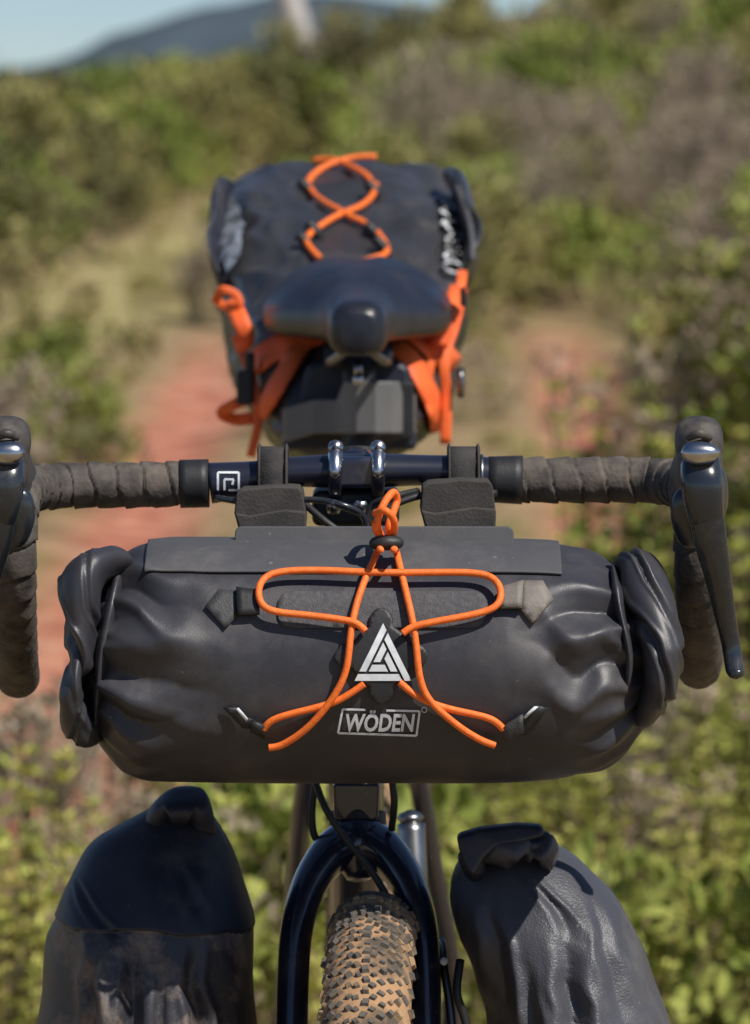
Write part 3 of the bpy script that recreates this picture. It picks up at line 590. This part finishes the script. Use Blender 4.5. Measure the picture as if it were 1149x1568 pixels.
pl, pls = pannier("pannier", [(1226, 268, 292, .006), (1231, 246, 306, .012), (1246, 218, 320, .022), (1268, 178, 334, .034), (1300, 134, 350, .048), (1350, 106, 366, .064), (1400, 90, 380, .076), (1450, 74, 388, .084), (1510, 66, 392, .09), (1600, 60, 396, .092), (1800, 62, 396, .092), (2050, 70, 390, .088), (2200, 90, 375, .075), (2230, 130, 330, .05)],
    -.01, 'pan', 3, .0085, lambda v, x: v < 1400 + 26 * noise.noise(Vector((x * 22, 0, 1))) + 5 * noise.noise(Vector((x * 70, 3, 1))) + 260 * max(0, x + .125), 'panblk',
    pleats=[(160, 1400, 130, 1760, 18, .008), (215, 1395, 212, 1800, 20, .010), (300, 1410, 330, 1780, 18, .009), (255, 1440, 262, 1700, 12, .004), (120, 1330, 200, 1420, 10, .004), (270, 1290, 320, 1400, 12, .004)])
tube("roll_crest", [at(232, 1268, -.035), at(250, 1242, -.03), at(280, 1234, -.03), (at(306, 1243, -.03)), at(330, 1278, -.035)], [(.006, .01), (.010, .02), (.012, .022), (.010, .02), (.006, .01)], 'panblk', pl, n=10, seg=40, ref=YV, nz=.006, nsc=24, round_ends=True)
pr, prs = pannier("pannier", [(1282, 760, 820, .008), (1290, 738, 842, .018), (1306, 716, 872, .030), (1332, 700, 900, .044), (1370, 690, 934, .058), (1410, 696, 958, .070), (1455, 712, 980, .078), (1510, 732, 998, .084), (1568, 746, 1018, .088), (1700, 760, 1040, .09), (1900, 765, 1045, .088), (2100, 775, 1035, .08), (2180, 800, 1000, .06), (2200, 840, 960, .04)], -.02, 'pan2', 21, .0075,
    pleats=[(800, 1315, 880, 1420, 12, .005), (745, 1350, 775, 1640, 20, .007), (860, 1400, 900, 1800, 26, .009), (900, 1350, 955, 1560, 16, .005), (800, 1440, 812, 1760, 18, .005)])
plate("roll_flap", [(699, 1280), (735, 1270), (790, 1264), (833, 1266), (834, 1282), (800, 1290), (760, 1296), (742, 1312), (724, 1340), (712, 1322), (703, 1300)], -.072, .016, 'panblk', pr, bev=.004, tilt=.4)
tube("roll_drape", [at(708, 1288, -.05), at(720, 1305, -.055), at(728, 1330, -.05), at(735, 1350, -.04)], [(.004, .010), (.009, .018), (.008, .014), (.004, .01)], 'panblk', pr, n=12, seg=36, ref=YV, nz=.005, nsc=25, round_ends=True)
tube("roll_body", [at(722, 1320, -.05), at(760, 1304, -.055), at(800, 1298, -.055), at(850, 1312, -.05)], [(.010, .014), (.012, .02), (.011, .018), (.006, .010)], 'pan2', pr, n=12, seg=40, ref=YV, nz=.009, nsc=26, round_ends=True, crease=[(.55, .5, .005, .06), (.75, -.4, .005, .05)])

# ================================================================== TERRAIN
prof_d = [-100, 0, 6, 8, 12, 18, 26, 36, 41, 55, 120, 400, 4000]
def hgt(x, y):
    d = y + 3.0
    crest = float(np.interp(x, [-30, -3, 0, 1.6, 3, 8, 60], [1.2, 1.32, 1.70, 2.15, 2.7, 3.6, 6]))
    prof_z = [-.3, 0, 0, .10, .22, .48, .92, crest, crest + .05, crest - 1.2, -4, -8, -8]
    z = float(np.interp(d, prof_d, prof_z))
    k = ss(7.5, 10, d) * (1 - ss(26, 36, d))
    z += k * .55 * ss(1.05, 1.9, x * (1 if d < 16 else 16 / d)) + k * .25 * ss(1.0, 2.6, -x) * (1 - .6 * ss(15, 18, d) * (1 - ss(26, 30, d)))
    if 8 < d < 60:
        z += .06 * noise.noise(Vector((x * 1.1, y * .7, 0))) * ss(8, 14, d)
    z -= .03 * rut(x, y)
    return z
def rut(x, y):
    d = y + 3
    if d < 6.5 or d > 20: return 0.
    f = ss(6.5, 8, d) * (1 - ss(17.5, 20, d)); wob = .03 * noise.noise(Vector((0, y * .6, 4)))
    cl = float(np.interp(d, [7, 8.7, 11.5, 15.5, 18], [-.50, -.55, -.65, -.64, -.62]))
    cr = float(np.interp(d, [10, 12, 14, 17.5], [.56, .62, .68, .76]))
    l = math.exp(-((x - cl + wob) / (.17 if d > 11 else .21)) ** 4); r = math.exp(-((x - cr + wob) / .165) ** 4) * ss(9, 11, d)
    return f * max(l, r)
def pale(x, y):
    d = y + 3
    if d < 16 or d > 31: return 0.
    cx = -1.5 + (y - 15) * .092
    return math.exp(-((x - cx) / .44) ** 4)
def axis(lo, hi, fl, fh, step, grow=1.18):
    a = list(np.arange(fl, fh, step)); s = step; v = fl
    while v > lo: s *= grow; v -= s; a.insert(0, v)
    s = step; v = a[-1]
    while v < hi: s *= grow; v += s; a.append(v)
    return a
XS = axis(-1500, 1500, -2.6, 3.2, .06); YS = axis(-400, 3800, 2.5, 34, .12)
V = [(x, y, hgt(x, y)) for y in YS for x in XS]; nx = len(XS)
F = [(j * nx + i, j * nx + i + 1, (j + 1) * nx + i + 1, (j + 1) * nx + i) for j in range(len(YS) - 1) for i in range(nx - 1)]
ter = mk("ground", V, F, None); at_ = ter.data.attributes.new("zone", 'FLOAT_COLOR', 'POINT')
at_.data.foreach_set('color', [c for (x, y, z) in V for c in (rut(x, y), pale(x, y), 0, 1)])
gm = D.materials.new("earth"); gm.use_nodes = True; n = gm.node_tree; N = n.nodes; L = n.links; p = N['Principled BSDF']; p.inputs['Roughness'].default_value = .95; p.inputs['Specular IOR Level'].default_value = .1
tc = N.new('ShaderNodeTexCoord')
def noiz(sc, det=6):
    q = N.new('ShaderNodeTexNoise'); q.inputs['Scale'].default_value = sc; q.inputs['Detail'].default_value = det; L.new(tc.outputs['Object'], q.inputs['Vector']); return q
def ramp(src, cols):
    r = N.new('ShaderNodeValToRGB'); e = r.color_ramp.elements
    while len(e) < len(cols): e.new(.5)
    for k, (ps, c) in enumerate(cols): e[k].position = ps; e[k].color = (*c, 1)
    L.new(src, r.inputs[0]); return r
def mixc(f, a, b):
    m = N.new('ShaderNodeMix'); m.data_type = 'RGBA'; L.new(f, m.inputs[0]); L.new(a, m.inputs[6]); L.new(b, m.inputs[7]); return m
base = ramp(noiz(2.2).outputs[0], [(.3, (.14, .11, .05)), (.48, (.34, .24, .14)), (.6, (.20, .17, .07)), (.75, (.42, .30, .19))])
red = ramp(noiz(6, 9).outputs[0], [(.3, (.30, .10, .065)), (.5, (.48, .19, .125)), (.62, (.56, .28, .19)), (.8, (.50, .36, .22))])
pal = ramp(noiz(5).outputs[0], [(.3, (.22, .20, .08)), (.5, (.38, .33, .15)), (.7, (.46, .37, .21))])
an = N.new('ShaderNodeAttribute'); an.attribute_name = "zone"; sep = N.new('ShaderNodeSeparateColor'); L.new(an.outputs['Color'], sep.inputs[0])
m1 = mixc(sep.outputs[0], base.outputs[0], red.outputs[0]); m2 = mixc(sep.outputs[1], m1.outputs[2], pal.outputs[0]); L.new(m2.outputs[2], p.inputs['Base Color'])
b = N.new('ShaderNodeBump'); b.inputs['Distance'].default_value = .07; L.new(noiz(11).outputs[0], b.inputs['Height']); L.new(b.outputs[0], p.inputs['Normal'])
ter.data.materials.clear(); ter.data.materials.append(gm)
def ridge(name, y, f, col, thick=60):
    V = []; F = []; xs = np.linspace(-260, 260, 220)
    for x in xs:
        z = f(x) + 1.6 * noise.noise(Vector((x * .05, y, 0))) + .5 * noise.noise(Vector((x * .22, y, 3)))
        V += [(x, y - thick, -12), (x, y - thick * .5, -6 + (z + 6) * .6), (x, y, z), (x, y + thick, -12)]
    for i in range(len(xs) - 1):
        for k in range(3): F.append((i * 4 + k, i * 4 + 4 + k, i * 4 + 5 + k, i * 4 + 1 + k))
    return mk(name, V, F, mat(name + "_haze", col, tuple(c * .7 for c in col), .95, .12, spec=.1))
def far(px_pts, d):
    X = [(u - 574.5) * d / 7056 for u, v in px_pts]; Z = [1.153 + (290 - v) * d / 7056 for u, v in px_pts]
    return lambda x: float(np.interp(x, X, Z))
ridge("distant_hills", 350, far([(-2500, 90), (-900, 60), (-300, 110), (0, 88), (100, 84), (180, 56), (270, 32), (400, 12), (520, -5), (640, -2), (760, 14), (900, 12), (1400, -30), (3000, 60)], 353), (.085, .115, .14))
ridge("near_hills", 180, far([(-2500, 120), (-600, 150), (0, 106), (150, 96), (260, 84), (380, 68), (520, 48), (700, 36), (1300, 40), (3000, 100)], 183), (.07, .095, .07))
pb = at(482, 140, 52); pole = empty("utility_pole")
tp = at(443, 0, 52); dr = (tp - pb).normalized()
tube("pole_shaft", [pb - dr * 1.6, pb + dr * 3, pb + dr * 7], [.16, .15, .12], 'wood', pole, n=4, seg=20)
tube("pole_crossarm", [pb + dr * 6.4 + Vector((-.8, 0, .1)), pb + dr * 6.4 + Vector((.8, 0, -.1))], .06, 'wood', pole, n=3, seg=10)

# ================================================================== VEGETATION
def leafmat(name, cols, trans=.0):
    m = D.materials.new(name); m.use_nodes = True; n = m.node_tree; N = n.nodes; L = n.links; p = N['Principled BSDF']
    p.inputs['Roughness'].default_value = .6; p.inputs['Specular IOR Level'].default_value = .3
    g = N.new('ShaderNodeNewGeometry'); oi = N.new('ShaderNodeObjectInfo')
    a = N.new('ShaderNodeMath'); a.operation = 'MULTIPLY_ADD'; L.new(g.outputs['Random Per Island'], a.inputs[0]); a.inputs[1].default_value = .5
    b = N.new('ShaderNodeMath'); b.operation = 'MULTIPLY'; L.new(oi.outputs['Random'], b.inputs[0]); b.inputs[1].default_value = .5; L.new(b.outputs[0], a.inputs[2])
    r = N.new('ShaderNodeValToRGB'); e = r.color_ramp.elements
    while len(e) < len(cols): e.new(.5)
    for k, c in enumerate(cols): e[k].position = k / (len(cols) - 1); e[k].color = (*c, 1)
    L.new(a.outputs[0], r.inputs[0]); L.new(r.outputs[0], p.inputs['Base Color'])
    if trans:
        t = N.new('ShaderNodeBsdfTranslucent'); L.new(r.outputs[0], t.inputs[0]); mx = N.new('ShaderNodeMixShader'); mx.inputs[0].default_value = trans
        L.new(p.outputs[0], mx.inputs[1]); L.new(t.outputs[0], mx.inputs[2]); L.new(mx.outputs[0], N['Material Output'].inputs[0])
    return m
LM = dict(
    olive=leafmat("leaf_olive", [(.08, .075, .026), (.24, .215, .065), (.35, .31, .115), (.17, .14, .07)]),
    dry=leafmat("leaf_dry", [(.16, .12, .09), (.36, .285, .22), (.25, .21, .12), (.46, .385, .31)]),
    green=leafmat("leaf_green", [(.06, .09, .018), (.21, .26, .05), (.36, .38, .09), (.15, .17, .04)]),
    dark=leafmat("leaf_dark", [(.04, .048, .02), (.10, .10, .035), (.16, .15, .055), (.08, .07, .038)]),
    succ=leafmat("leaf_yellowgreen", [(.17, .215, .035), (.41, .45, .09), (.60, .57, .16), (.54, .45, .12)], .2),
    grass=leafmat("leaf_grass", [(.34, .29, .12), (.50, .43, .20), (.32, .31, .11), (.55, .44, .26)]),
    stem=leafmat("stem_brown", [(.10, .06, .04), (.19, .13, .09), (.28, .20, .14)]),
    head=leafmat("seed_head", [(.26, .17, .12), (.42, .30, .22), (.52, .40, .30)]))
def rv():
    v = np.random.normal(size=3); return v / np.linalg.norm(v)
class LB:
    def __init__(s): s.V = []; s.F = []; s.MI = []
    def leaf(s, p, d, l, w, mi=0, up=None):
        d = d / np.linalg.norm(d); a = np.cross(d, rv() if up is None else up); a /= (np.linalg.norm(a) + 1e-6); nn = np.cross(a, d)
        b = len(s.V); s.V += [p, p + d * l * .55 + a * w * .5 + nn * w * .12, p + d * l, p + d * l * .55 - a * w * .5 + nn * w * .12]
        s.F.append((b, b + 1, b + 2, b + 3)); s.MI.append(mi)
    def stem(s, p, q, w, mi=1):
        d = q - p; a = np.cross(d, (0, 1, 0)); a = a / (np.linalg.norm(a) + 1e-6) * w; c = np.cross(d, a); c = c / (np.linalg.norm(c) + 1e-6) * w; b = len(s.V)
        for o in (a, -.5 * a + .87 * c, -.5 * a - .87 * c): s.V += [p + o, q + o * .6]
        for k in range(3): i, j = b + 2 * k, b + 2 * ((k + 1) % 3); s.F.append((i, j, j + 1, i + 1)); s.MI.append(mi)
    def mesh(s, name, mats):
        me = D.meshes.new(name); me.from_pydata([tuple(v) for v in s.V], [], s.F)
        for m in mats: me.materials.append(m)
        me.polygons.foreach_set('material_index', s.MI); me.update(); return me
def shrub(name, lm, R=.3, H=.42, clumps=13, per=42, ll=.052, lw=.034, cs0=.055, cs1=.11):
    b = LB()
    for c in range(clumps):
        a = random.uniform(0, 6.28); q = math.sqrt(random.random()); zf = random.uniform(.2, 1)
        rad = R * q * math.sqrt(max(.1, 1 - (zf * .9) ** 2)) * 1.3; cp = np.array([math.cos(a) * rad, math.sin(a) * rad, H * zf]); cs = random.uniform(cs0, cs1)
        b.stem(np.array([0, 0, 0.]), cp, .005)
        for i in range(per):
            o = rv() * cs * random.uniform(.6, 1.1); o[2] *= .85
            b.leaf(cp + o, o / cs + np.array([0, 0, .5]) + rv() * .4, ll * random.uniform(.6, 1.3), lw * random.uniform(.7, 1.2))
    return b.mesh(name, [lm, LM['stem']])
def twigs(name, n=60, H=.45, R=.28):
    b = LB()
    for i in range(n):
        a = random.uniform(0, 6.28); r = R * random.random(); t = np.array([math.cos(a) * r, math.sin(a) * r, H * random.uniform(.5, 1.1)]); s = t * np.array([.25, .25, 0]); m_ = (s + t) / 2 + rv() * .03
        b.stem(s, m_, .004); b.stem(m_, t, .003)
        for k in range(3):
            e = t + rv() * .08 + np.array([0, 0, .04]); b.stem(m_ * .4 + t * .6, e, .0025)
            for q in range(5): b.leaf(e + rv() * .018, rv() + np.array([0, 0, .6]), .030, .018, 0)
    return b.mesh(name, [LM['dry'], LM['dry']])
def stalks(name, n=9, H=.5, heads=.2, spread=.10, lm='succ', ll=.028):
    b = LB()
    for i in range(n):
        a = random.uniform(0, 6.28); h = H * random.uniform(.55, 1.1); r0 = spread * random.random(); base = np.array([math.cos(a) * r0, math.sin(a) * r0, 0.])
        top = base + np.array([math.cos(a) * spread * .6 + random.uniform(-.03, .03), math.sin(a) * spread * .6 + random.uniform(-.03, .03), h]); b.stem(base, top, .0035)
        if random.random() < heads:
            for k in range(46):
                o = rv() * .017; b.leaf(top + o, o + rv() * .004, .010, .007, 2)
            lo, hi = .1, .75
        else: lo, hi = .3, 1.0
        nr = int(h * (hi - lo) / .034)
        for k in range(nr):
            t = lo + (hi - lo) * (k + random.random() * .6) / nr; p = base + (top - base) * t; sz = (.55 + .55 * t)
            for m_ in range(10):
                ang = random.uniform(0, 6.28); d = np.array([math.cos(ang), math.sin(ang), random.uniform(.1, .9)])
                b.leaf(p + d * .004, d, ll * sz * random.uniform(.7, 1.2), ll * .55 * sz, 0, np.array([0, 0, 1.]))
    return b.mesh(name, [LM[lm], LM['stem'], LM['head']])
def tuft(name, n=70, H=.22):
    b = LB()
    for i in range(n):
        a = random.uniform(0, 6.28); r = random.random() * .09; p = np.array([math.cos(a) * r, math.sin(a) * r, 0.]); d = np.array([math.cos(a) * random.random() * .7, math.sin(a) * random.random() * .7, 1.])
        b.leaf(p, d, H * random.uniform(.5, 1.2), .011, 0)
    return b.mesh(name, [LM['grass']])
MS = dict(olive=[shrub("olive_a", LM['olive']), shrub("olive_b", LM['olive'], .25, .5)], dry=[twigs("dry_a"), shrub("dry_b", LM['dry'], .26, .42, 12, 36, .042, .02), twigs("dry_c", 50, .55, .22)],
          green=[shrub("green_a", LM['green'], .26, .4), shrub("green_b", LM['green'], .3, .5, 15, 42, .06, .038)], dark=[shrub("dark_a", LM['dark'], .3, .48, 16, 45)],
          stalk=[stalks("stalk_a"), stalks("stalk_b", 11, .42, .3), stalks("stalk_c", 8, .55, .1, .08), stalks("stalk_d", 10, .48, .4, .12)], gstalk=[stalks("gstalk_a", 10, .55, .1, .1, 'green', .036), stalks("gstalk_b", 9, .6, .15, .1, 'green', .036)],
          tuft=[tuft("tuft_a"), tuft("tuft_b", 90, .3)])
P1 = empty("hillside_shrubs"); P2 = empty("wild_plants"); P3 = empty("grass_tufts")
cnt = 0
def put(kind, x, y, s):
    global cnt
    me = random.choice(MS[kind]); par = {'stalk': P2, 'gstalk': P2, 'tuft': P3}.get(kind, P1)
    o = D.objects.new({'stalk': "plant", 'gstalk': "plant", 'tuft': "tuft"}.get(kind, "shrub"), me); scene.collection.objects.link(o); o.parent = par
    o.location = (x, y, hgt(x, y) - .01); o.rotation_euler = (random.uniform(-.12, .12), random.uniform(-.12, .12), random.uniform(0, 6.28)); o.scale = (s, s, s * random.uniform(.85, 1.15)); cnt += 1
y = 2.3
while y < 6.0:
    x = -2.2
    while x < 2.4:
        px, py = x + random.uniform(-.07, .07), y + random.uniform(-.07, .07)
        if rut(px, py) < .25 and random.random() < .9:
            s = random.uniform(.55, .85) * (1.0 if px < .3 else 1.1)
            s *= 1 - .5 * ss(4.0, 5.6, py) * (px < .4)
            r = random.random()
            put('stalk' if r < .86 else ('green' if r < .94 else 'dry'), px, py, s if random.random() < .85 else s * .7)
        x += .19 if abs(x) < 1.1 else .4
    y += .19
for i in range(80):
    y = random.uniform(4.4, 8.6); d = y + 3; x = random.uniform(.50, 1.5) * d / 9 * .95 + .02
    if rut(x, y) < .2 and x > (985 - 574) * d / 7056: put(random.choice(['stalk', 'stalk', 'stalk', 'gstalk', 'gstalk', 'dry']), x, y, random.uniform(.85, 1.35))
y = 6.2
while y < 42:
    d = y + 3; hw = d * .083 + .6; step = .23 + .010 * d; x = -hw - 2
    while x < hw + 2.5:
        px, py = x + random.uniform(-.5, .5) * step, y + random.uniform(-.5, .5) * step
        if rut(px, py) > .05: x += step; continue
        k = noise.noise(Vector((px * .8, py * .3, 9))); k2 = noise.noise(Vector((px * .9, py * .35, 29))); r = random.random()
        inner = -.45 < px < (1.05 if d < 17 else .8) and d < 19
        kind = None; s = 1
        if pale(px, py) > .25: kind = 'tuft' if r < .5 else ('olive' if r < .58 else None); s = random.uniform(.4, .7)
        elif inner:
            kind = 'tuft' if r < .4 else ('stalk' if r < .50 else ('dry' if r < .56 else None)); s = random.uniform(.3, .6)
        else:
            if px > .3 and d > 22: kind = 'green' if k > .04 else ('dry' if k2 > -.08 else 'olive')
            elif px > .3: kind = 'dry' if k > -.08 else ('olive' if k2 > -.05 else 'green')
            elif d > 26: kind = 'green' if k > .03 else ('olive' if r < .6 else ('dark' if r < .85 else 'dry'))
            else: kind = 'dry' if k > .08 else ('dark' if k2 > .16 else ('olive' if r < .75 else 'green'))
            if r > .93: kind = 'tuft'
            s = random.uniform(.5, 1.35) * (.8 if d < 14 else 1) * (1 + .2 * ss(24, 36, d))
            if px < -.3 and d < 18 and px > -.95: s *= .5
            elif px < -.6 and 13 < d < 20: s *= .85
        if kind: put(kind, px, py, s)
        x += step * (1 if abs(px) < hw else 2)
    y += step * 1.15
print("instances", cnt)
